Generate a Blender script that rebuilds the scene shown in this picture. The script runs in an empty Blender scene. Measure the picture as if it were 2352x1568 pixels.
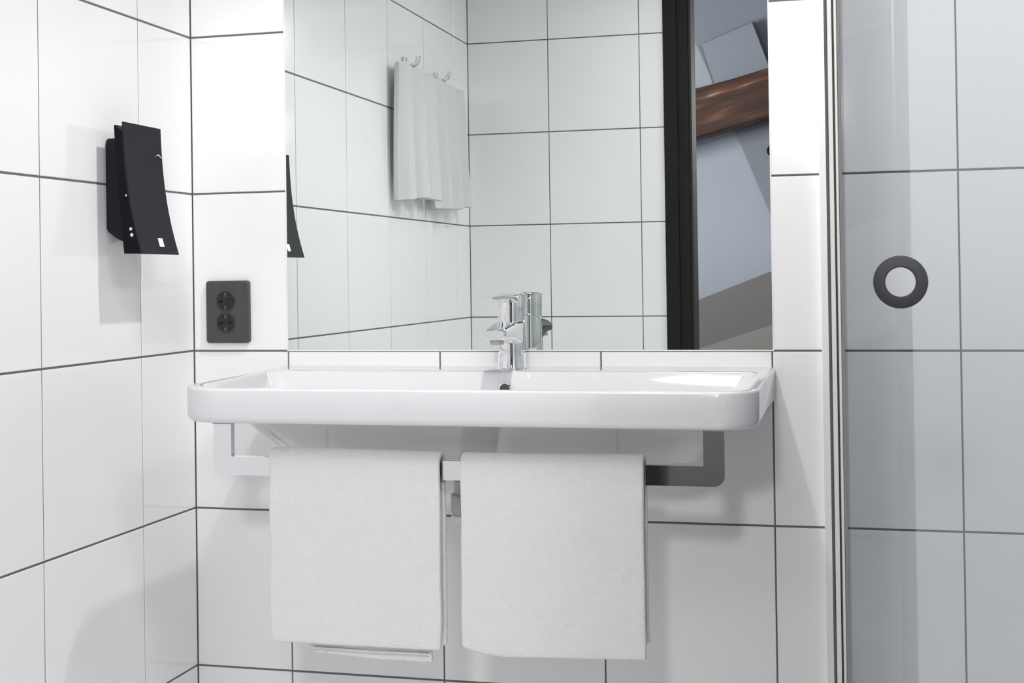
import bpy, bmesh, math, random
from mathutils import Vector, Matrix, noise

random.seed(4)
S = bpy.context.scene
COL = S.collection
PI = math.pi

# ------------------------------------------------------------------ camera
F_PX, CY, YAW, PITCH, ROLL = 3091.58, 607.77, 0.2506, 0.008, -0.0144
CAM = Vector((1.2318, -2.3474, 1.0355))
fw = Vector((-math.sin(YAW)*math.cos(PITCH), math.cos(YAW)*math.cos(PITCH), math.sin(PITCH)))
rt = Vector((math.cos(YAW), math.sin(YAW), 0))
up = rt.cross(fw)
c_, s_ = math.cos(ROLL), math.sin(ROLL)
rt, up = c_*rt + s_*up, -s_*rt + c_*up
cd = bpy.data.cameras.new('camera')
cam = bpy.data.objects.new('camera', cd)
COL.objects.link(cam)
cd.sensor_fit = 'HORIZONTAL'
cd.sensor_width = 36
cd.lens = F_PX/2352*36
cd.shift_y = -(784 - CY)/2352
cd.clip_start = 0.02
m = Matrix((rt, up, -fw)).transposed().to_4x4()
m.translation = CAM
cam.matrix_world = m
S.camera = cam

# ------------------------------------------------------------------ world, lamps, exposure
w = bpy.data.worlds.new('world')
S.world = w
w.use_nodes = True
w.node_tree.nodes['Background'].inputs[0].default_value = (0.62, 0.75, 1.0, 1)
w.node_tree.nodes['Background'].inputs[1].default_value = 0.3
vs = S.view_settings
vs.view_transform = 'Standard'
vs.look = 'None'
vs.gamma = 1
vs.use_curve_mapping = False
vs.exposure = 0.16
S.cycles.use_denoising = True
S.cycles.max_bounces = 14
S.cycles.diffuse_bounces = 8
S.cycles.glossy_bounces = 8
S.cycles.transparent_max_bounces = 16
S.cycles.caustics_reflective = False
S.cycles.caustics_refractive = False


def spot(name, loc, energy, cone, blend, rad, col, aim=(0, 0, -1)):
    l = bpy.data.lights.new(name, 'SPOT')
    l.energy = energy; l.spot_size = math.radians(cone); l.spot_blend = blend
    l.shadow_soft_size = rad; l.color = col
    o = bpy.data.objects.new(name, l); COL.objects.link(o)
    o.location = loc
    o.rotation_euler = Vector(aim).to_track_quat('-Z', 'Y').to_euler()
    return o


def area(name, loc, aim, size, energy, col):
    l = bpy.data.lights.new(name, 'AREA')
    l.shape = 'DISK'; l.size = size; l.energy = energy; l.color = col
    o = bpy.data.objects.new(name, l); COL.objects.link(o)
    o.location = loc
    o.rotation_euler = (Vector(aim) - Vector(loc)).to_track_quat('-Z', 'Y').to_euler()
    return o


spot('basin_downlight', (0.79, -0.40, 2.04), 28, 150, 0.72, 0.02, (1.0, 0.985, 0.97))
spot('shower_downlight', (1.45, -0.62, 2.04), 4, 160, 0.6, 0.02, (1.0, 0.985, 0.97))
area('ceiling_fill', (0.85, -1.25, 2.08), (0.85, -1.25, 0), 0.5, 5.4, (1.0, 0.985, 0.97))  # added soft fill for the whole bathroom, no fixture modelled
area('shower_fill', (1.62, -1.35, 2.08), (1.62, -1.0, 0), 0.4, 10, (0.98, 0.985, 1.0))  # added fill, evens out the brightness of the shower wall
area('roof_window_daylight', (2.05, -4.45, 2.35), (0.5, -0.4, 0.8), 0.22, 13, (0.86, 0.91, 1.0))
spot('camera_side_fill', (1.08, -2.75, 1.65), 50, 120, 0.5, 0.08, (1.0, 0.99, 0.98), (0.0, 1, -0.25))  # added frontal fill beside the camera, shining through the doorway
area('attic_fill', (-0.1, -3.1, 1.75), (0.5, -5.2, 1.6), 0.5, 25, (0.93, 0.95, 1.0))  # added fill that brightens the reflected attic wall

# ------------------------------------------------------------------ materials


def mat(name, col, rough=0.5, metal=0.0, var=0.03, scale=6, bump=0.0, bscale=200, spec=0.5, coat=0.0, sheen=0.0, detail=2):
    m = bpy.data.materials.new(name)
    m.use_nodes = True
    nt = m.node_tree; N = nt.nodes; L = nt.links
    b = N['Principled BSDF']
    tc = N.new('ShaderNodeTexCoord')
    nz = N.new('ShaderNodeTexNoise'); nz.inputs['Scale'].default_value = scale; nz.inputs['Detail'].default_value = 3
    L.new(tc.outputs['Object'], nz.inputs['Vector'])
    mx = N.new('ShaderNodeMix'); mx.data_type = 'RGBA'
    mx.inputs[6].default_value = tuple(c*(1-var) for c in col) + (1,)
    mx.inputs[7].default_value = tuple(min(1, c*(1+var)) for c in col) + (1,)
    L.new(nz.outputs[0], mx.inputs[0])
    L.new(mx.outputs[2], b.inputs['Base Color'])
    b.inputs['Roughness'].default_value = rough
    b.inputs['Metallic'].default_value = metal
    b.inputs['Specular IOR Level'].default_value = spec
    b.inputs['Coat Weight'].default_value = coat
    b.inputs['Coat Roughness'].default_value = 0.05
    b.inputs['Sheen Weight'].default_value = sheen
    if bump:
        n2 = N.new('ShaderNodeTexNoise'); n2.inputs['Scale'].default_value = bscale; n2.inputs['Detail'].default_value = detail
        L.new(tc.outputs['Object'], n2.inputs['Vector'])
        bp = N.new('ShaderNodeBump'); bp.inputs['Strength'].default_value = bump; bp.inputs['Distance'].default_value = 0.002
        L.new(n2.outputs[0], bp.inputs['Height'])
        L.new(bp.outputs[0], b.inputs['Normal'])
    return m


M = {}
M['tile'] = mat('glazed_tile', (0.875, 0.875, 0.882), 0.10, var=0.008, scale=3, bump=0.03, bscale=5)
M['grout'] = mat('grout', (0.15, 0.15, 0.147), 0.9, var=0.1, scale=60, bump=0.3)
M['plaster'] = mat('plaster', (0.78, 0.79, 0.80), 0.8, var=0.02, bump=0.1, bscale=90)
M['attic'] = mat('attic_plaster', (0.60, 0.62, 0.68), 0.85, var=0.03, bump=0.1, bscale=60)
M['attic_grey'] = mat('attic_grey', (0.36, 0.37, 0.41), 0.8, var=0.03, bump=0.1, bscale=60)
M['taupe'] = mat('taupe_paint', (0.24, 0.215, 0.20), 0.7, var=0.05, bump=0.1, bscale=60)
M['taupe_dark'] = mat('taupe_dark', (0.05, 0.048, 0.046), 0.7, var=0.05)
M['taupe_light'] = mat('taupe_light', (0.36, 0.33, 0.30), 0.6, var=0.05)
M['floor'] = mat('floor_stone', (0.84, 0.84, 0.83), 0.3, var=0.1, scale=12)
M['ceramic'] = mat('ceramic', (0.70, 0.70, 0.715), 0.07, var=0.004, coat=0.3)
M['chrome'] = mat('chrome', (0.86, 0.87, 0.88), 0.045, metal=1, var=0.01)
M['steel'] = mat('brushed_steel', (0.50, 0.50, 0.49), 0.5, metal=0.35, var=0.04, scale=40, spec=0.2)
M['steel_dark'] = mat('dark_steel', (0.09, 0.09, 0.09), 0.5, metal=0.3, var=0.06, scale=40, spec=0.2)
M['white_profile'] = mat('white_profile', (0.84, 0.84, 0.83), 0.35, var=0.01)
M['black'] = mat('satin_black', (0.026, 0.026, 0.031), 0.6, var=0.06, scale=30, spec=0.06)
M['black_deep'] = mat('gloss_black', (0.005, 0.005, 0.006), 0.4, var=0.1, scale=30, spec=0.12)
M['socket'] = mat('socket_grey', (0.055, 0.055, 0.053), 0.45, var=0.05, scale=30)
M['socket_deep'] = mat('socket_recess', (0.010, 0.010, 0.010), 0.35, var=0.05)
M['frame'] = mat('dark_frame', (0.022, 0.022, 0.020), 0.8, var=0.1, scale=20, spec=0.05)
M['frame_light'] = mat('frame_reveal', (0.045, 0.045, 0.042), 0.85, var=0.1, scale=20, spec=0.04)
M['terry'] = mat('terry_cotton', (0.74, 0.74, 0.735), 0.95, var=0.03, scale=60, bump=0.9, bscale=520, spec=0.1, sheen=0.3, detail=4)
M['terry_band'] = mat('woven_band', (0.78, 0.775, 0.755), 0.9, var=0.08, scale=220, bump=0.8, bscale=300, spec=0.1)
M['seal'] = mat('grey_seal', (0.14, 0.14, 0.14), 0.6, var=0.03)
M['mark'] = mat('white_mark', (0.85, 0.85, 0.85), 0.4, var=0.01)
M['plastic'] = mat('white_plastic', (0.80, 0.80, 0.80), 0.3, var=0.01)
M['ring'] = mat('graphite_ring', (0.022, 0.022, 0.026), 0.6, var=0.15, scale=40)

# wood: stretched noise
m = bpy.data.materials.new('old_timber'); m.use_nodes = True
nt = m.node_tree; N = nt.nodes; L = nt.links
tc = N.new('ShaderNodeTexCoord'); mp = N.new('ShaderNodeMapping'); mp.inputs['Scale'].default_value = (1.6, 15, 15)
nz = N.new('ShaderNodeTexNoise'); nz.inputs['Scale'].default_value = 1.6; nz.inputs['Detail'].default_value = 5
cr = N.new('ShaderNodeValToRGB')
e = cr.color_ramp.elements
e[0].position = 0.30; e[0].color = (0.030, 0.014, 0.009, 1)
e[1].position = 0.72; e[1].color = (0.55, 0.45, 0.36, 1)
q = e.new(0.52); q.color = (0.085, 0.034, 0.019, 1)
q = e.new(0.62); q.color = (0.20, 0.085, 0.045, 1)
L.new(tc.outputs['Object'], mp.inputs[0]); L.new(mp.outputs[0], nz.inputs['Vector']); L.new(nz.outputs[0], cr.inputs[0])
b = N['Principled BSDF']; L.new(cr.outputs[0], b.inputs['Base Color']); b.inputs['Roughness'].default_value = 0.7
bp = N.new('ShaderNodeBump'); bp.inputs['Strength'].default_value = 0.5; L.new(nz.outputs[0], bp.inputs['Height']); L.new(bp.outputs[0], b.inputs['Normal'])
M['wood'] = m

# mirror: silvered greenish glass
m = bpy.data.materials.new('silvered_glass'); m.use_nodes = True
nt = m.node_tree; N = nt.nodes; L = nt.links
N.remove(N['Principled BSDF'])
g = N.new('ShaderNodeBsdfAnisotropic') if False else N.new('ShaderNodeBsdfGlossy')
g.inputs['Roughness'].default_value = 0.0
g.inputs['Color'].default_value = (0.875, 0.915, 0.88, 1)
L.new(g.outputs[0], N['Material Output'].inputs[0])
M['mirror'] = m


def glass(name, tint, base, edge):
    m = bpy.data.materials.new(name); m.use_nodes = True
    nt = m.node_tree; N = nt.nodes; L = nt.links
    N.remove(N['Principled BSDF'])
    t = N.new('ShaderNodeBsdfTransparent'); t.inputs[0].default_value = tint + (1,)
    g = N.new('ShaderNodeBsdfGlossy'); g.inputs['Roughness'].default_value = 0.0
    lw = N.new('ShaderNodeLayerWeight'); lw.inputs[0].default_value = 0.35
    mr = N.new('ShaderNodeMapRange'); mr.inputs[3].default_value = base; mr.inputs[4].default_value = edge
    mx = N.new('ShaderNodeMixShader')
    L.new(lw.outputs['Fresnel'], mr.inputs[0]); L.new(mr.outputs[0], mx.inputs[0])
    L.new(t.outputs[0], mx.inputs[1]); L.new(g.outputs[0], mx.inputs[2]); L.new(mx.outputs[0], N['Material Output'].inputs[0])
    return m


M['glass'] = glass('tinted_glass', (0.97, 0.984, 0.992), 0.08, 0.7)

# ------------------------------------------------------------------ mesh helpers


def finish(bm, smooth=None):
    bmesh.ops.recalc_face_normals(bm, faces=bm.faces[:])
    if smooth:
        for f in bm.faces:
            f.smooth = True
        for ed in bm.edges:
            if len(ed.link_faces) == 2 and ed.calc_face_angle(0) > smooth:
                ed.smooth = False


def obj(name, bm, material, parent=None, smooth=None, **props):
    finish(bm, smooth)
    me = bpy.data.meshes.new(name)
    bm.to_mesh(me); bm.free()
    me.materials.append(M[material] if isinstance(material, str) else material)
    o = bpy.data.objects.new(name, me); COL.objects.link(o)
    if parent:
        o.parent = parent
    for k, v in props.items():
        o[k] = v
    return o


def thing(name, label, cat, loc=(0, 0, 0), group=None):
    o = bpy.data.objects.new(name, None); COL.objects.link(o)
    o.location = loc; o.empty_display_size = 0.05
    o['label'] = label; o['category'] = cat
    if group:
        o['group'] = group
    return o


def box(bm, a, b, bev=0.0, seg=1, mtx=None):
    lo = Vector([min(a[i], b[i]) for i in range(3)]); hi = Vector([max(a[i], b[i]) for i in range(3)])
    r = bmesh.ops.create_cube(bm, size=1)
    vs_ = r['verts']
    for v in vs_:
        v.co = Vector([lo[i] + (v.co[i] + .5)*(hi[i] - lo[i]) for i in range(3)])
    es = list({e for v in vs_ for e in v.link_edges})
    if bev:
        rr = bmesh.ops.bevel(bm, geom=es, offset=bev, segments=seg, affect='EDGES', profile=0.5)
        vs_ = list({v for f in rr['faces'] for v in f.verts} | {v for v in vs_ if v.is_valid})
    if mtx:
        bmesh.ops.transform(bm, matrix=mtx, verts=vs_)
    return vs_


def loops(bm, ls, cap0=False, cap1=False, closed=True):
    V = [[bm.verts.new(p) for p in l] for l in ls]
    n = len(V[0])
    for i in range(len(V) - 1):
        for j in range(n if closed else n - 1):
            k = (j + 1) % n
            bm.faces.new((V[i][j], V[i][k], V[i+1][k], V[i+1][j]))
    if cap0:
        bm.faces.new(V[0][::-1])
    if cap1:
        bm.faces.new(V[-1])
    return V


def circ(c, r, n, ax='Z', ry=None):
    ry = ry or r
    o = []
    for i in range(n):
        a = 2*PI*i/n
        u, v = r*math.cos(a), ry*math.sin(a)
        o.append({'Z': (c[0]+u, c[1]+v, c[2]), 'Y': (c[0]+u, c[1], c[2]+v), 'X': (c[0], c[1]+u, c[2]+v)}[ax])
    return o


def lathe(bm, c, prof, n=32, ax='Z', cap0=True, cap1=True):
    ls = []
    for r, h in prof:
        p = {'Z': (c[0], c[1], c[2]+h), 'Y': (c[0], c[1]+h, c[2]), 'X': (c[0]+h, c[1], c[2])}[ax]
        ls.append(circ(p, max(r, 1e-5), n, ax))
    return loops(bm, ls, cap0, cap1)


def tube(bm, pts, rad, n=12, cap=True):
    pts = [Vector(p) for p in pts]
    rads = rad if isinstance(rad, (list, tuple)) else [rad]*len(pts)
    ls = []; ref = None
    for i, p in enumerate(pts):
        t = (pts[min(i+1, len(pts)-1)] - pts[max(i-1, 0)]).normalized()
        if ref is None:
            ref = t.orthogonal().normalized()
        ref = (ref - t*ref.dot(t)).normalized()
        bn = t.cross(ref)
        ls.append([p + (ref*math.cos(2*PI*k/n) + bn*math.sin(2*PI*k/n))*rads[i] for k in range(n)])
    return loops(bm, ls, cap, cap)


def rrect(x0, x1, y0, y1, rads, n=8):
    """rounded rectangle, ccw from (x1,y0) corner; rads = (x1y0, x1y1, x0y1, x0y0)"""
    o = []
    cs = [(x1, y0, -1, 1, -PI/2), (x1, y1, -1, -1, 0), (x0, y1, 1, -1, PI/2), (x0, y0, 1, 1, PI)]
    for (cx, cy, sx, sy, a0), r in zip(cs, rads):
        for i in range(n + 1):
            a = a0 + PI/2*i/n
            o.append((cx + sx*r + r*math.cos(a), cy + sy*r + r*math.sin(a)))
    return o


# ------------------------------------------------------------------ the setting: walls of single tiles
H = 0.3
JH = 0.0018     # half of a level joint
J = 0.0014      # half of an upright joint
REC = 0.0016    # grout lies this far behind the tile face
TT = 0.008
CEIL = 2.1
ROWS = [i*H for i in range(9)]
BX = [0.0, 0.1942, 0.4926, 0.791, 1.0894, 1.3972, 1.6956, 1.994, 2.10]
LY = [0.0, 0.1945, 0.4965, 0.813, 1.129, 1.445, 1.761, 1.912]
RX = [0.0, 0.2713, 0.5697, 0.648]
REAR = -1.912
MX0, MX1, MZ0 = 0.1948, 1.0904, 0.9018
_tiles = {}


def tile_mesh(wd, ht):
    key = (round(wd, 4), round(ht, 4))
    if key not in _tiles:
        bm = bmesh.new()
        box(bm, (-wd/2, 0, -ht/2), (wd/2, TT, ht/2))
        es = [e for e in bm.edges if all(abs(v.co.y) < 1e-6 for v in e.verts)]
        bmesh.ops.bevel(bm, geom=es, offset=0.0009, segments=1, affect='EDGES')
        finish(bm)
        me = bpy.data.meshes.new('tile'); bm.to_mesh(me); bm.free()
        me.materials.append(M['tile'])
        _tiles[key] = me
    return _tiles[key]


def put_tile(parent, a0, a1, z0, z1, frame):
    """frame(a, z) -> location; the tile faces local -Y"""
    me = tile_mesh(a1 - a0 - 2*J, z1 - z0 - 2*JH)
    o = bpy.data.objects.new('tile', me); COL.objects.link(o)
    o.parent = parent
    loc, rz = frame((a0 + a1)/2, (z0 + z1)/2)
    # a hair of unevenness, as laid by hand
    k = 0.0006
    o.location = loc
    o.rotation_euler = (random.uniform(-k, k), 0, rz + random.uniform(-k, k))
    return o


def wall(name, a, b):
    bm = bmesh.new(); box(bm, a, b)
    o = obj(name, bm, 'grout'); o['kind'] = 'structure'
    return o


wb = wall('wall_back', (-0.12, REC, 0), (2.22, 0.12, CEIL))
for i in range(len(BX) - 1):
    for k in range(7):
        if 1 <= i <= 3 and k >= 3:
            continue      # the mirror takes the place of these tiles
        put_tile(wb, BX[i], BX[i+1], ROWS[k], ROWS[k+1], lambda a, z: ((a, 0, z), 0))
wl = wall('wall_left', (-0.12, -2.03, 0), (-REC, REC, CEIL))
for i in range(len(LY) - 1):
    for k in range(7):
        put_tile(wl, LY[i], LY[i+1], ROWS[k], ROWS[k+1], lambda a, z: ((0, -a, z), PI/2))

# rear wall with the door opening (seen in the mirror)
DX0, DX1, DTOP = 0.7335, 1.302, 1.99
wr = wall('wall_rear', (-0.12, REAR - REC, 0), (0.648, -2.03, CEIL))
for i in range(len(RX) - 1):
    for k in range(7):
        put_tile(wr, RX[i], RX[i+1], ROWS[k], ROWS[k+1], lambda a, z: ((a, REAR, z), PI))
bm = bmesh.new(); box(bm, (1.325, REAR, 0), (2.22, -2.03, CEIL))
obj('wall_rear_right', bm, 'plaster', kind='structure')
wr3 = wall('wall_rear_top', (0.648, REAR - REC, DTOP + 0.08), (1.325, -2.03, CEIL))
wrt = wall('wall_right', (2.10 + REC, -2.03, 0), (2.22, REC, CEIL))
for i in range(len(LY) - 1):
    for k in range(7):
        put_tile(wrt, LY[i], LY[i+1], ROWS[k], ROWS[k+1], lambda a, z: ((2.10, -a, z), -PI/2))
bm = bmesh.new(); box(bm, (-0.12, -2.03, -0.1), (2.22, 0.12, 0))
obj('floor', bm, 'floor', kind='structure')
bm = bmesh.new(); box(bm, (-0.12, -2.03, CEIL), (2.22, 0.12, CEIL + 0.1))
obj('ceiling', bm, 'plaster', kind='structure')

# door frame
d = thing('door_1', 'dark painted door frame of the opening reflected in the mirror', 'door')
d['kind'] = 'structure'
bm = bmesh.new(); box(bm, (0.648, REAR + 0.010, 0), (0.690, -2.05, DTOP + 0.08), 0.002)
obj('casing', bm, 'frame', d)
bm = bmesh.new(); box(bm, (0.690, REAR + 0.002, 0), (0.7245, -2.05, DTOP + 0.03), 0.002)
obj('jamb', bm, 'frame', d)
bm = bmesh.new(); box(bm, (0.7245, REAR - 0.01, 0), (DX0, -2.04, DTOP), 0.002)
obj('door_stop', bm, 'frame_light', d)
bm = bmesh.new(); box(bm, (DX1, REAR + 0.004, 0), (1.325, -2.05, DTOP + 0.08), 0.002)
obj('jamb', bm, 'frame', d)
bm = bmesh.new(); box(bm, (0.690, REAR + 0.010, DTOP), (1.325, -2.05, DTOP + 0.08), 0.002)
obj('header', bm, 'frame', d)

# attic bedroom beyond the door (seen in the mirror)
AX0, AX1, AY0, AZ = -1.2, 2.9, -5.2, 3.0
for nm, a, b_, mm in (('wall_attic_far', (AX0, AY0 - .1, 0), (AX1, AY0, AZ), 'attic'),
                      ('wall_attic_left', (AX0 - .1, AY0, 0), (AX0, -2.03, AZ), 'attic'),
                      ('wall_attic_right', (AX1, AY0, 0), (AX1 + .1, -2.03, AZ), 'attic'),
                      ('wall_attic_near_left', (AX0, -2.10, 0), (0.648, -2.05, AZ), 'attic'),
                      ('wall_attic_near_right', (1.325, -2.10, 0), (AX1, -2.05, AZ), 'attic'),
                      ('wall_attic_near_top', (0.648, -2.10, DTOP + .08), (1.325, -2.05, AZ), 'attic'),
                      ('dark_reflection_panel', (1.12, AY0, 0.75), (AX1, AY0 + .12, AZ), 'taupe_dark'),  # dark panel added for the shower glass to reflect
                      ('ceiling_attic', (AX0, AY0, AZ), (AX1, -2.03, AZ + .1), 'attic'),
                      ('floor_attic', (AX0, AY0, -.1), (AX1, -2.03, 0), 'taupe')):
    bm = bmesh.new(); box(bm, a, b_)
    obj(nm, bm, mm, kind='structure')


def slab(name, pts, y0, y1, material, bev=0.004, **kw):
    """polygon in X,Z extruded in Y"""
    bm = bmesh.new()
    loops(bm, [[(x, y0, z) for x, z in pts], [(x, y1, z) for x, z in pts]], True, True)
    if bev:
        bmesh.ops.bevel(bm, geom=bm.edges[:], offset=bev, segments=1, affect='EDGES')
    return obj(name, bm, material, **kw)


# ------------------------------------------------------------------ basin
BXL, BXR, BYF, BZ, BZB = 0.190, 1.0945, -0.452, 0.8680, 0.8145
basin = thing('wash_basin', 'wide white ceramic wash basin with a flat rim under the mirror', 'basin', (0.643, 0, BZ))
RF, RL = 0.056, 0.030


def bl(inl, inr, inf, inb, rf, rb, z):
    """one level outline of the basin; its top falls slightly towards the front"""
    k = 0.0045 if z > 0.85 else 0
    return [(x - 0.643, y, z - BZ + k*(1 + y/0.452)) for x, y in rrect(BXL + inl, BXR - inr, BYF + inf, -inb, (rf, rb, rb, rf + RL), 10)]


bm = bmesh.new()
L_ = [
    bl(.30, .30, .20, .14, .05, .05, 0.738),
    bl(.100, .100, .185, .06, .07, .03, 0.740),
    bl(.084, .084, .160, .05, .08, .03, 0.746),
    bl(.040, .040, .098, .02, .05, .02, 0.8125),
    bl(.030, .030, .090, .012, .03, .01, 0.8140),
    bl(.006, .006, .006, .001, RF - .006, .004, BZB),
    bl(.002, .002, .002, .001, RF - .002, .004, BZB + .003),
    bl(0, 0, 0, .001, RF, .004, BZB + .010),
    bl(0, 0, 0, .001, RF, .004, BZ - .004),
    bl(.0012, .0012, .0012, .001, RF - .0012, .004, BZ - .0012),
    bl(.004, .004, .004, .002, RF - .004, .004, BZ),
    bl(.018, .018, .014, .112, RF - .012, .02, BZ),
    bl(.021, .021, .017, .115, RF - .012, .022, BZ - .0015),
    bl(.024, .024, .020, .118, RF - .012, .024, BZ - .005),
    bl(.045, .045, .070, .128, .05, .03, BZ - .044),
    bl(.078, .078, .145, .140, .05, .04, BZ - .088),
    bl(.16, .16, .20, .17, .03, .03, BZ - .104),
    bl(.30, .30, .22, .19, .01, .015, BZ - .108),
]
loops(bm, L_, True, True)
obj('bowl', bm, 'ceramic', basin, smooth=math.radians(50))
# overflow
bm = bmesh.new()
lathe(bm, (0.6478 - 0.643, -0.1265, 0.8428 - BZ), [(0.0095, 0.004), (0.0115, 0.002), (0.0115, -0.001), (0.0085, -0.0015), (0.008, 0.003)], 24, 'Y', False, True)
obj('overflow_ring', bm, 'chrome', basin, smooth=1)
bm = bmesh.new()
lathe(bm, (0.6478 - 0.643, -0.1265, 0.8428 - BZ), [(0.0082, 0.006), (0.0082, 0.0005)], 20, 'Y')
obj('overflow_hole', bm, 'steel_dark', basin)
bm = bmesh.new()
lathe(bm, (0, -0.205, 0.7605 - BZ), [(0.030, 0), (0.032, 0.002), (0.028, 0.006), (0.005, 0.008)], 32)
obj('drain_plug', bm, 'chrome', basin, smooth=0.8)

# trap under the basin
trap = thing('bottle_trap', 'chrome bottle trap with white cap between the two hanging towels', 'drain trap', (0.606, -0.20, 0.74))
bm = bmesh.new()
lathe(bm, (0, 0, 0), [(0.032, -.002), (0.032, -.010), (0.017, -.014), (0.017, -.050)], 28)
obj('tailpiece', bm, 'chrome', trap, smooth=0.7)
bm = bmesh.new()
lathe(bm, (0, 0, 0), [(0.022, -.040), (0.028, -.043), (0.028, -.062), (0.033, -.066), (0.0335, -.092), (0.030, -.098)], 28)
obj('bottle', bm, 'steel', trap, smooth=0.7)
bm = bmesh.new()
lathe(bm, (0, 0, 0), [(0.030, -.098), (0.033, -.100), (0.032, -.108), (0.022, -.115), (0.004, -.117)], 28)
obj('bottle_cap', bm, 'plastic', trap, smooth=0.7)
bm = bmesh.new()
tube(bm, [(0, .02, -.055), (0, .08, -.055), (0, .197, -.055)], 0.014, 16)
obj('outlet_pipe', bm, 'chrome', trap, smooth=0.7)
bm = bmesh.new()
lathe(bm, (0, .188, -.055), [(0.017, 0), (0.030, 0.003), (0.032, 0.011)], 28, 'Y')
obj('wall_flange', bm, 'chrome', trap, smooth=0.7)

# ------------------------------------------------------------------ towel rail under the basin
RY0, RY1 = -0.391, -0.379
rail = thing('towel_rail', 'polished flat chrome towel rail hanging below the wash basin', 'towel rail', (0.64, -0.385, 0.728))
RX0_, RX1_, RZ0, RZ1, RB = 0.2372, 1.0430, 0.7262, 0.7555, 0.029


def rail_path():
    outer, inner = [], []
    n = 8; r = 0.016
    outer.append((RX0_, 0.8065)); inner.append((RX0_ + 0.0305, 0.8065))
    for i in range(n + 1):
        a = PI + PI/2*i/n
        outer.append((RX0_ + r + r*math.cos(a), RZ0 + r + r*math.sin(a)))
        inner.append((RX0_ + 0.0305, RZ1) if i < n/2 else (RX0_ + 0.0305 + 1e-5*i, RZ1))
    for i in range(n + 1):
        a = -PI/2 + PI/2*i/n
        outer.append((RX1_ - r + r*math.cos(a), RZ0 + r + r*math.sin(a)))
        inner.append((RX1_ - 0.0305 - 1e-5*(n - i), RZ1))
    outer.append((RX1_, 0.8065)); inner.append((RX1_ - 0.0305, 0.8065))
    return outer, inner


o_, i_ = rail_path()
bm = bmesh.new()
ls = []
for (ox, oz), (ix, iz) in zip(o_, i_):
    ls.append([(ox - .64, RY0 + .385, oz - .728), (ix - .64, RY0 + .385, iz - .728), (ix - .64, RY1 + .385, iz - .728), (ox - .64, RY1 + .385, oz - .728)])
loops(bm, ls, True, True)
obj('rail_band', bm, 'chrome', rail, smooth=0.5)
for x in (RX0_ + .015, RX1_ - .015):
    bm = bmesh.new()
    box(bm, (x - .0165 - .64, -.008, .8065 - .728), (x + .0165 - .64, .008, .8085 - .728), .001)
    obj('mounting_plate', bm, 'steel', rail)


# ------------------------------------------------------------------ hanging towels on the rail
def rail_towel(name, label, x0, x1, front, back, seed, group):
    """sheet folded over the rail; front(u), back(u) give hem heights"""
    t = thing(name, label, 'towel', ((x0 + x1)/2, -0.385, RZ1), group)
    ox, oy, oz = t.location
    nu, th = 36, 0.0095
    bm = bmesh.new()
    # path parameter: list of (y, z) from back hem over the rail to front hem, per column
    nb, nt_, nf = 22, 8, 30
    rows_out, rows_in = [], []
    for j in range(nb + nt_ + nf + 1):
        ro, ri = [], []
        for i in range(nu + 1):
            u = i/nu
            rmid = 0.0065 + 0.0025
            ztop = RZ1 - 0.004 + 0.0035*math.sin(PI*u*0.9 + seed)*0.4
            if j <= nb:
                s = j/nb; z = back(u) + (ztop - back(u))*s; y = rmid; ny, nz_ = 1, 0
                amp = 1 - s
                side = 1
            elif j < nb + nt_:
                a = PI*(j - nb)/nt_
                z = ztop + rmid*math.sin(a); y = rmid*math.cos(a); ny, nz_ = math.cos(a), math.sin(a)
                amp = 0; side = 0
            else:
                s = (j - nb - nt_)/nf; z = ztop + (front(u) - ztop)*s; y = -rmid; ny, nz_ = -1, 0
                amp = s; side = -1
            p = Vector((u*3.2 + seed*7, z*9, seed))
            wv = 0.0035*noise.noise(p)*amp + 0.0012*noise.noise(p*4)*min(1, amp*3)
            y2 = y + side*(abs(wv)*0.8 + amp*0.0015) if side else y
            xs = x0 + (x1 - x0)*u
            edge = 0.0022*noise.noise(Vector((z*14, seed*3 + (0 if u < .5 else 9), side)))*(1 if u in (0, 1) else (0.6 if u < .06 or u > .94 else 0))
            xs += edge*(0.3 + amp)
            ri.append((xs - ox, y2, z - oz))
            k = th
            ro.append((xs - ox, y2 + ny*k, z + nz_*k - oz))
        rows_out.append(ro); rows_in.append(ri)
    Vo = [[bm.verts.new(p) for p in r] for r in rows_out]
    Vi = [[bm.verts.new(p) for p in r] for r in rows_in]
    nj = len(Vo)
    for j in range(nj - 1):
        for i in range(nu):
            bm.faces.new((Vo[j][i], Vo[j][i+1], Vo[j+1][i+1], Vo[j+1][i]))
            bm.faces.new((Vi[j][i], Vi[j+1][i], Vi[j+1][i+1], Vi[j][i+1]))
        for i in (0, nu):
            bm.faces.new((Vo[j][i], Vo[j+1][i], Vi[j+1][i], Vi[j][i]))
    for j in (0, nj - 1):
        for i in range(nu):
            bm.faces.new((Vo[j][i], Vi[j][i], Vi[j][i+1], Vo[j][i+1]))
    bmesh.ops.recalc_face_normals(bm, faces=bm.faces[:])
    es = [e for e in bm.edges if len(e.link_faces) == 2 and e.calc_face_angle(0) > 1.2]
    bmesh.ops.bevel(bm, geom=es, offset=0.0032, segments=3, affect='EDGES', profile=0.5)
    obj('cloth', bm, 'terry', t, smooth=1.3)
    return t


TG = 'white towels over the rail below the basin'
tl = rail_towel('hand_towel', 'white terry towel on the left half of the rail, woven border hanging below its front', 0.3370, 0.6155,
                lambda u: 0.4705, lambda u: 0.470, 1.3, TG)
tr = rail_towel('hand_towel', 'white terry towel on the right half of the rail, bottom hem sagging in a curve', 0.6480, 0.9265,
                lambda u: 0.4670 + (0.014*(1 - u/0.28)**2 if u < 0.28 else 0) + (0.007*((u - .28)/.72)), lambda u: 0.490, 4.1, TG)
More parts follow.
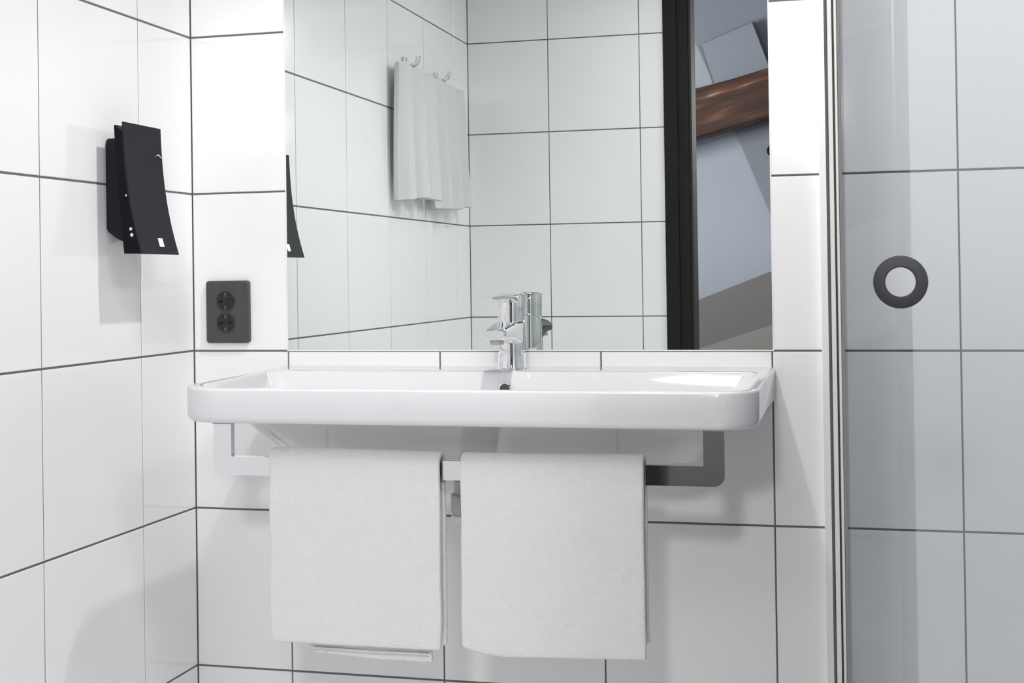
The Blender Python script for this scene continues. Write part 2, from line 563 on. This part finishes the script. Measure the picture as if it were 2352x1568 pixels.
# woven hem of the inner layer showing under the front of the left towel
bm = bmesh.new()
n = 40
ls = []
for i in range(n + 1):
    u = i/n
    x = 0.392 + 0.200*u
    zb = 0.4455 + 0.006*(1 - u)**2 + 0.0006*math.sin(u*60) + (0.010*(1 - u/.06) if u < .06 else 0)
    y = -0.3765 + 0.002*math.sin(u*9)
    ls.append([(x, y - .003, zb), (x, y - .003, 0.475), (x, y + .003, 0.475), (x, y + .003, zb)])
loops(bm, ls, True, True)
for v in bm.verts:
    v.co -= Vector(tl.location)
o = obj('woven_border', bm, 'terry_band', tl, smooth=0.8)
o['label'] = 'woven border strip with a ribbed weave'
bm = bmesh.new()
for zz in (0.4535, 0.4585):
    tube(bm, [(0.398 + 0.19*i/14 - tl.location[0], -0.3803 + 0.002*math.sin(i/14*9) - tl.location[1], zz - tl.location[2]) for i in range(15)], 0.0011, 6)
obj('rib', bm, 'terry', o and tl, smooth=1)

# ------------------------------------------------------------------ mirror
mir = thing('wall_mirror', 'large frameless mirror set flush in the tiles above the basin', 'mirror', (0.643, 0, MZ0))
bm = bmesh.new()
box(bm, (MX0 - 0.643, -0.0002, 0), (MX1 - 0.643, REC, CEIL - 0.02 - MZ0))
obj('mirror_glass', bm, 'mirror', mir)
bm = bmesh.new()
for a, b_ in (((MX0 - .0022, -.0006, 0), (MX0, REC, 1.178)), ((MX1, -.0006, 0), (MX1 + .0022, REC, 1.178)), ((MX0 - .0022, -.0006, -.0022), (MX1 + .0022, REC, 0))):
    box(bm, (a[0] - .643, a[1], a[2]), (b_[0] - .643, b_[1], b_[2]))
obj('polished_edge', bm, 'white_profile', mir)

# ------------------------------------------------------------------ tap
tap = thing('basin_mixer_tap', 'chrome single-lever mixer tap standing on the basin deck', 'tap', (0.6455, -0.066, BZ + 0.0038))
bm = bmesh.new()
# body with a slanted shoulder, widening to the foot
prof = [(0.0262, 0), (0.0262, .002), (0.0250, .006), (0.0243, .03), (0.0236, .07)]
ls = [circ((0, 0, h), r, 40) for r, h in prof]
top = [(x*0.97, y*0.97, .083 + 0.30*y) for x, y, _ in circ((0, 0, 0), .0234, 40)]
ls.append(top)
ls.append([(x*0.9, y*0.9, z + .0015) for x, y, z in top])
loops(bm, ls, True, True)
obj('tap_body', bm, 'chrome', tap, smooth=0.6)
# spout: flattened section sweeping forward and down a little
bm = bmesh.new()
ls = []
for i in range(13):
    s = i/12
    y = -0.004 - 0.112*s
    zt = .086 - .004*s - .008*s*s
    zb = .042 + .0135*math.sin(min(1, s*1.25)*PI/2)
    wd = .0225 - .0040*s
    sec = rrect(-wd, wd, zb, zt, (.007, .006, .006, .007), 5)
    ls.append([(x, y - (0.004 if False else 0), z) for x, z in sec])
sec = ls[-1]
ls.append([(x*.9, sec[0][1] - .003, zc) for (x, _, zc) in [(p[0], 0, .0645 + (p[2] - .0645)*.8) for p in sec]])
loops(bm, ls, True, True)
obj('spout', bm, 'chrome', tap, smooth=0.6)
bm = bmesh.new()
lathe(bm, (0, -.100, .0565), [(0.0115, 0), (0.0115, -.007), (0.0100, -.009), (0.0095, -.004)], 28, 'Z', True, True)
obj('aerator', bm, 'steel', tap, smooth=0.6)
# handle: slanted drum and thin lever
bm = bmesh.new()
ls = []
bot = [(x, y, .0865 + 0.30*y) for x, y, _ in circ((0, 0, 0), .0232, 40)]
ls.append([(x*.9, y*.9, z - .002) for x, y, z in bot]); ls.append(bot)
ls.append([(x, y, .110 + 0.10*y) for x, y, _ in circ((0, 0, 0), .0238, 40)])
ls.append([(x, y, .1290 + 0.06*y) for x, y, _ in circ((0, 0, 0), .0240, 40)])
ls.append([(x, y, .1315 + 0.06*y) for x, y, _ in circ((0, 0, 0), .0225, 40)])
loops(bm, ls, True, True)
obj('handle', bm, 'chrome', tap, smooth=0.6)
bm = bmesh.new()
ls = []
for i in range(11):
    s = i/10
    y = .006 - .130*s
    wd = .0205 - .0105*s
    zt = .1310 - .002*s - .001*s*s
    zb = .1100 + (.0130*min(1, s*2.2) if s < .45 else .0130 + .0015*(s - .45))
    ls.append([(x - .010*s*s, y, z) for x, z in rrect(-wd, wd, zb, zt, ((zt - zb)*.3,)*4, 4)])
loops(bm, ls, True, True)
obj('lever', bm, 'chrome', tap, smooth=0.6)
bm = bmesh.new()
lathe(bm, (0, 0, 0), [(0.0285, 0), (0.0285, .0015), (0.0265, .003)], 40)
obj('base_ring', bm, 'chrome', tap, smooth=0.6)

# ------------------------------------------------------------------ double socket
sx0, sx1, sz0, sz1 = 0.0305, 0.1188, 0.9155, 1.0333
sk = thing('double_socket', 'dark grey double power socket on the tiles beside the mirror', 'socket', ((sx0 + sx1)/2, 0, (sz0 + sz1)/2))
hw, hh = (sx1 - sx0)/2, (sz1 - sz0)/2
SC = (0.0715 - (sx0 + sx1)/2, 0.002)
bm = bmesh.new()
out = rrect(-hw, hw, -hh, hh, (.006,)*4, 6)
out2 = rrect(-hw + .0022, hw - .0022, -hh + .0022, hh - .0022, (.005,)*4, 6)
loops(bm, [[(x, 0, z) for x, z in out], [(x, -.0075, z) for x, z in out], [(x, -.0095, z) for x, z in out2]], True, True)
obj('cover_plate', bm, 'socket', sk, smooth=0.6)
for dz in (0.0205, -0.0205):
    c = (SC[0], -0.0095, dz - .0005)
    bm = bmesh.new()
    lathe(bm, c, [(0.0196, .0), (0.0200, -.0010), (0.0188, -.0012), (0.0180, .0)], 36, 'Y', False, False)
    so = obj('socket_rim', bm, 'socket', sk, smooth=0.6)
    bm = bmesh.new()
    lathe(bm, c, [(0.0184, -.0004), (0.0170, -.0002)], 36, 'Y')
    well = obj('socket_well', bm, 'socket_deep', sk)
    for dx in (-.0095, .0095):
        bm = bmesh.new()
        lathe(bm, (c[0] + dx, c[1], c[2]), [(0.0024, 0), (0.0027, -.0012), (0.002, -.0013)], 12, 'Y')
        obj('contact_hole', bm, 'black_deep', well)
    for s in (1, -1):
        bm = bmesh.new()
        box(bm, (c[0] - .0026, c[1] - .0016, c[2] + s*.0125 - .004), (c[0] + .0026, c[1], c[2] + s*.0125 + .004), .0006)
        obj('earth_clip', bm, 'steel_dark', well)
bm = bmesh.new()
lathe(bm, (SC[0] + .013, -.0095, .0185), [(0.0042, 0), (0.0042, -.0022), (0.003, -.003)], 16, 'Y')
obj('indicator_knob', bm, 'socket_deep', sk)

# ------------------------------------------------------------------ black dispenser on the left wall
dp = thing('wall_dispenser', 'black wall dispenser with a flared front plate on the left tiles', 'dispenser', (0, -0.276, 1.19))
OY, OZ = -0.276, 1.19
YN, YF = -0.338, -0.2142
ZB, ZT = 1.0800, 1.3010


def px(z):      # front plate distance from wall
    s = max(0, min(1, (ZT - z)/(ZT - ZB)))
    return 0.0530 + 0.006*s + 0.0270*s**2.4


def pin(z):     # inner shell distance
    s = max(0, min(1, (ZT - z)/(ZT - ZB)))
    return 0.0350 + 0.0165*s**1.3


bm = bmesh.new()
ls = []
n = 22
for i in range(n + 1):
    z = ZB + (ZT - ZB)*i/n
    a, y0, y1, t = px(z), YN, YF, .0028
    ls.append([(a - t, y0 - OY, z - OZ), (a, y0 - OY, z - OZ), (a, y1 - OY, z - OZ), (a - t, y1 - OY, z - OZ)])
loops(bm, ls, True, True)
obj('front_plate', bm, 'black', dp, smooth=0.5)
bm = bmesh.new()
ls = []
for i in range(n + 1):
    z = ZB + 0.0012 + (ZT - .006 - ZB)*i/n
    a0, a1 = pin(z), px(z) - .0028
    if i == n:
        a1 = a0 + .004
    if i == n - 1:
        a1 = min(a1, a0 + .012)
    y0, y1 = YN + .0006, YF - .0006
    ls.append([(a0, y0 - OY, z - OZ), (a1, y0 - OY, z - OZ), (a1, y1 - OY, z - OZ), (a0, y1 - OY, z - OZ)])
loops(bm, ls, True, True)
obj('inner_shell', bm, 'black_deep', dp, smooth=0.5)
bm = bmesh.new()
ls = []
for z, a, i0 in ((1.100, .047, .012), (1.108, .046, .006), (1.122, .040, .001), (1.20, .038, 0), (1.268, .036, 0), (1.278, .0345, .004)):
    y0, y1 = -0.3085 + i0, YF - .012 - i0
    lo = 0.0005 if z > 1.11 else (0.030 if z < 1.105 else 0.016)
    ls.append([(lo, y0 - OY, z - OZ), (a, y0 - .012 - OY if False else y0 - OY, z - OZ), (a, y1 - OY, z - OZ), (lo, y1 - OY, z - OZ)])
loops(bm, ls, True, True)
bmesh.ops.bevel(bm, geom=[e for e in bm.edges], offset=0.002, segments=2, affect='EDGES')
obj('wall_bracket', bm, 'black', dp, smooth=0.6)
a = px(1.1005)
sl = (px(1.105) - px(1.096))/(.009)
bm = bmesh.new()
q = [(-.0075, -.0075), (.0075, -.0075), (.0075, .0075), (-.0075, .0075)]
loops(bm, [[(px(1.1005 + zz) + e, -0.2665 + yy - OY, 1.1005 + zz - OZ) for yy, zz in q] for e in (0.0001, .0009)], True, True)
o = obj('printed_mark', bm, 'mark', dp); o['label'] = 'small white mark near the lower edge'
bm = bmesh.new()
tube(bm, [(px(1.253) + .0004, -0.238 + k*.004 - OY, 1.2505 + .0035*math.sin(k*.7) - OZ) for k in range(6)], [.0003, .0007, .0011, .0014, .0014, .0008], 8)
obj('plate_glint', bm, 'chrome', dp, smooth=1)  # chrome sliver modelled as the highlight on the front plate
for (z, r) in ((1.122, .0030), (1.112, .0034), (1.178, .002)):
    bm = bmesh.new()
    lathe(bm, ((pin(z) + px(z))/2 + .004, YN + .0006 - OY, z - OZ), [(r, 0), (r*.9, -.0012), (r*.3, -.002)], 14, 'Y')
    obj('shell_glint', bm, 'chrome', dp, smooth=0.8)  # chrome dots put in as small highlights on the shell side

# ------------------------------------------------------------------ shower enclosure
GY = -0.900
sh = thing('shower_enclosure', 'glass shower enclosure with grey metal corner post at the right', 'shower', (1.21, GY, 0))
GX = 1.2105
HT = 1.98
# wall channel on the back wall
bm = bmesh.new(); box(bm, (1.1728 - 1.21, 0.9 - .016, 0), (1.1995 - 1.21, 0.9 - .0002, HT), .0012)
obj('wall_channel', bm, 'white_profile', sh)['label'] = 'white wall channel'
bm = bmesh.new(); box(bm, (1.2065 - 1.21, .012, 0.012), (1.2145 - 1.21, 0.9 - .0005, HT))
obj('side_panel', bm, 'glass', sh)
# corner post: several drawn metal strips
for nm, x0, x1, y0, y1, mm in (('post_edge', 1.2024, 1.2056, -.004, .012, 'steel_dark'),
                               ('corner_post', 1.2056, 1.2104, -.007, .012, 'steel'),
                               ('post_groove', 1.2104, 1.2123, -.002, .012, 'steel_dark'),
                               ('hinge_strip', 1.2123, 1.2152, -.006, .012, 'steel'),
                               ('door_seal', 1.2152, 1.2187, -.005, .008, 'seal')):
    bm = bmesh.new(); box(bm, (x0 - 1.21, y0, 0), (x1 - 1.21, y1, HT), .0006)
    obj(nm, bm, mm, sh)
# door pane with a finger hole
RXC, RZC = 1.2756, 1.0230
bm = bmesh.new()
nh = 48
hole = [(RXC + .0152*math.cos(2*PI*i/nh), RZC + .0152*math.sin(2*PI*i/nh)) for i in range(nh)]
x0, x1, z0, z1 = 1.2180, 2.06, 0.012, HT
outer = []
for hx, hz in hole:
    dx, dz = hx - RXC, hz - RZC
    t = min([t_ for t_ in ((x1 - RXC)/dx if dx > 1e-9 else 9e9, (x0 - RXC)/dx if dx < -1e-9 else 9e9,
                           (z1 - RZC)/dz if dz > 1e-9 else 9e9, (z0 - RZC)/dz if dz < -1e-9 else 9e9)])
    outer.append([RXC + dx*t, RZC + dz*t])
# snap nearest samples on to the four corners
for cx, cz in ((x0, z0), (x0, z1), (x1, z0), (x1, z1)):
    k = min(range(nh), key=lambda i: (outer[i][0] - cx)**2 + (outer[i][1] - cz)**2)
    outer[k] = [cx, cz]
T3 = lambda x, y, z: (x - 1.21, y, z)
ring4 = [[T3(x, 0.0, z) for x, z in outer], [T3(x, 0.0, z) for x, z in hole], [T3(x, .006, z) for x, z in hole], [T3(x, .006, z) for x, z in outer]]
loops(bm, ring4 + [ring4[0]])
bmesh.ops.remove_doubles(bm, verts=bm.verts[:], dist=1e-6)
obj('door_pane', bm, 'glass', sh)
bm = bmesh.new()
pf = [(.0152, .0075), (.0156, -.0022), (.0164, -.0034), (.0258, -.0030), (.0272, -.0020), (.0274, 0.0), (.0274, .0075)]
ls = [[(RXC - 1.21 + r*math.cos(2*PI*i/56), h, RZC + r*math.sin(2*PI*i/56)) for i in range(56)] for r, h in pf]
loops(bm, ls + [ls[0]])
bmesh.ops.remove_doubles(bm, verts=bm.verts[:], dist=1e-6)
obj('ring_handle', bm, 'ring', sh, smooth=0.6)['label'] = 'dark ring-shaped finger pull'

# ------------------------------------------------------------------ towels on hooks (left wall, seen in the mirror)
hb = None


def hook(y, z, label):
    h = thing('towel_hook', label, 'hook', (0, y, z), 'chrome double hooks on the left wall')
    bm = bmesh.new(); box(bm, (0.0002, -.016, -.022), (.006, .016, .022), .002, 2)
    obj('back_plate', bm, 'chrome', h, smooth=0.6)
    for s in (-1, 1):
        bm = bmesh.new()
        tube(bm, [(.005, s*.011, .002), (.022, s*.012, -.004), (.038, s*.013, .004), (.043, s*.013, .018), (.042, s*.013, .026)], [.0042, .004, .004, .0042, .0045], 10)
        obj('peg', bm, 'chrome', h, smooth=1)
    return h


def hung_towel(y0, y1, z0, z1, xc, seed, label):
    t = thing('hanging_towel', label, 'towel', (0, (y0 + y1)/2, z1), 'white towels hung on the left wall')
    nu, nv = 60, 24
    oy = (y0 + y1)/2
    bm = bmesh.new()
    G = {}
    for side in (0, 1):
        for j in range(nv + 1):
            for i in range(nu + 1):
                u, v = i/nu, j/nv
                amp = 0.004 + 0.012*v
                ph = u*2*PI*2.6 + seed
                wv = amp*(math.sin(ph) + .35*math.sin(2.1*ph + seed)) + 0.004*noise.noise(Vector((u*5, v*3, seed)))
                th = 0.011 + .004*math.sin(u*PI)
                x = xc + wv + (th if side else -th*0.2) + .006*v
                y = y0 + (y1 - y0)*u + (0.010*math.sin(v*3 + seed)*v)
                zz = z1 + (z0 - z1)*v + 0.010*math.sin(u*3.1 + seed)*v + .003*math.sin(u*17)*(1 - v)
                if j == nv and side:
                    zz -= .002
                G[side, j, i] = bm.verts.new((max(x, .004), y - oy, zz - z1))
    for side in (0, 1):
        for j in range(nv):
            for i in range(nu):
                bm.faces.new((G[side, j, i], G[side, j, i+1], G[side, j+1, i+1], G[side, j+1, i]))
    for j in range(nv):
        for i in (0, nu):
            bm.faces.new((G[0, j, i], G[0, j+1, i], G[1, j+1, i], G[1, j, i]))
    for i in range(nu):
        for j in (0, nv):
            bm.faces.new((G[0, j, i], G[0, j, i+1], G[1, j, i+1], G[1, j, i]))
    bmesh.ops.recalc_face_normals(bm, faces=bm.faces[:])
    es = [e for e in bm.edges if len(e.link_faces) == 2 and e.calc_face_angle(0) > 1.2]
    bmesh.ops.bevel(bm, geom=es, offset=0.003, segments=2, affect='EDGES')
    obj('cloth', bm, 'terry', t, smooth=1.3)
    return t


hung_towel(-1.420, -1.125, 1.250, 1.626, .026, 0.6, 'white towel hung on the hook nearer the mirror, with its lower corner rolled')
hung_towel(-1.745, -1.425, 1.247, 1.622, .022, 2.4, 'white towel hung beside the reflected room corner, with one long fold')
hook(-1.262, 1.634, 'chrome double hook above the towel nearer the mirror')
hook(-1.555, 1.632, 'chrome double hook above the towel by the room corner')

# ------------------------------------------------------------------ things of the attic bedroom (in the mirror)
# sloping timber beam
import_dir = Vector((1, 0, 0.245)).normalized()
ang = math.atan2(import_dir.z, import_dir.x)
bmw = bmesh.new()
vs_ = box(bmw, (-1.3, -0.10, -0.125), (1.5, 0.10, 0.125), 0.012, 2)
bmesh.ops.subdivide_edges(bmw, edges=[e for e in bmw.edges if abs((e.verts[0].co - e.verts[1].co).x) > 1], cuts=24)
for v in bmw.verts:
    v.co.z += 0.014*noise.noise(v.co*2.2 + Vector((3, 1, 0)))
    v.co.y += 0.010*noise.noise(v.co*2.5)
beam = obj('roof_beam', bmw, 'wood', None, smooth=0.7, label='old brown timber roof beam sloping across the reflected attic room', category='beam')
beam.location = (0.60, -4.86, 1.920)
beam.rotation_euler = (0, -ang, 0)
# roof hatch above the beam
ht_ = thing('roof_hatch', 'pale grey square roof hatch tilted above the timber beam', 'hatch', (0.62, -5.10, 2.2))
P4 = [(0.430, 2.278), (0.709, 2.385), (0.800, 2.128), (0.520, 1.990)]
cx, cz = 0.62, 2.2
bm = bmesh.new()
loops(bm, [[((x - cx)*k, yy, (z - cz)*k) for x, z in P4] for k, yy in ((1.0, -.098), (1.0, .10), (0.97, .11))], True, True)
obj('hatch_panel', bm, 'attic_grey', ht_)
bm = bmesh.new()
loops(bm, [[((x - cx)*1.07, yy, (z - cz)*1.07) for x, z in P4] for yy in (-.098, .03)], True, True)
obj('hatch_shadow_rim', bm, 'taupe', ht_)  # darker rim put in for the shadow lines around the hatch
# grey gable field with slanted white lining in front
slab('wall_attic_gable', [(0.6074, 1.78), (0.2, 2.75), (1.119, 2.75), (1.119, 0.498)], -5.19, -5.15, 'attic_grey', 0, kind='structure')
knob = bmesh.new()
lathe(knob, (0, 0, 0), [(0.012, 0), (0.012, .03), (0.030, .036), (0.033, .048), (0.026, .06), (0.004, .064)], 20, 'Y')
k = obj('coat_knob', knob, 'black', None, smooth=0.8, label='small round black knob on the grey attic wall', category='knob')
k.location = (0.800, -5.15, 1.695)
st = thing('stair_parapet', 'taupe parapet with a sloping top at the foot of the reflected attic wall', 'parapet', (0.6, -4.9, 0))
def sl_(nm, pts, y0, y1, mm):
    bm = bmesh.new()
    loops(bm, [[(x - .6, y0 + 4.9, z) for x, z in pts], [(x - .6, y1 + 4.9, z) for x, z in pts]], True, True)
    return obj(nm, bm, mm, st)
sl_('parapet_wall', [(-0.6, 0.505), (1.9, 1.460), (1.9, 0.01), (-0.6, 0.01)], -4.95, -4.85, 'taupe')
o = sl_('sloping_band', [(0.10, 0.53), (1.9, 1.12), (1.9, 0.98), (0.10, 0.38)], -4.85, -4.80, 'taupe_light')
o['label'] = 'lighter sloping band'
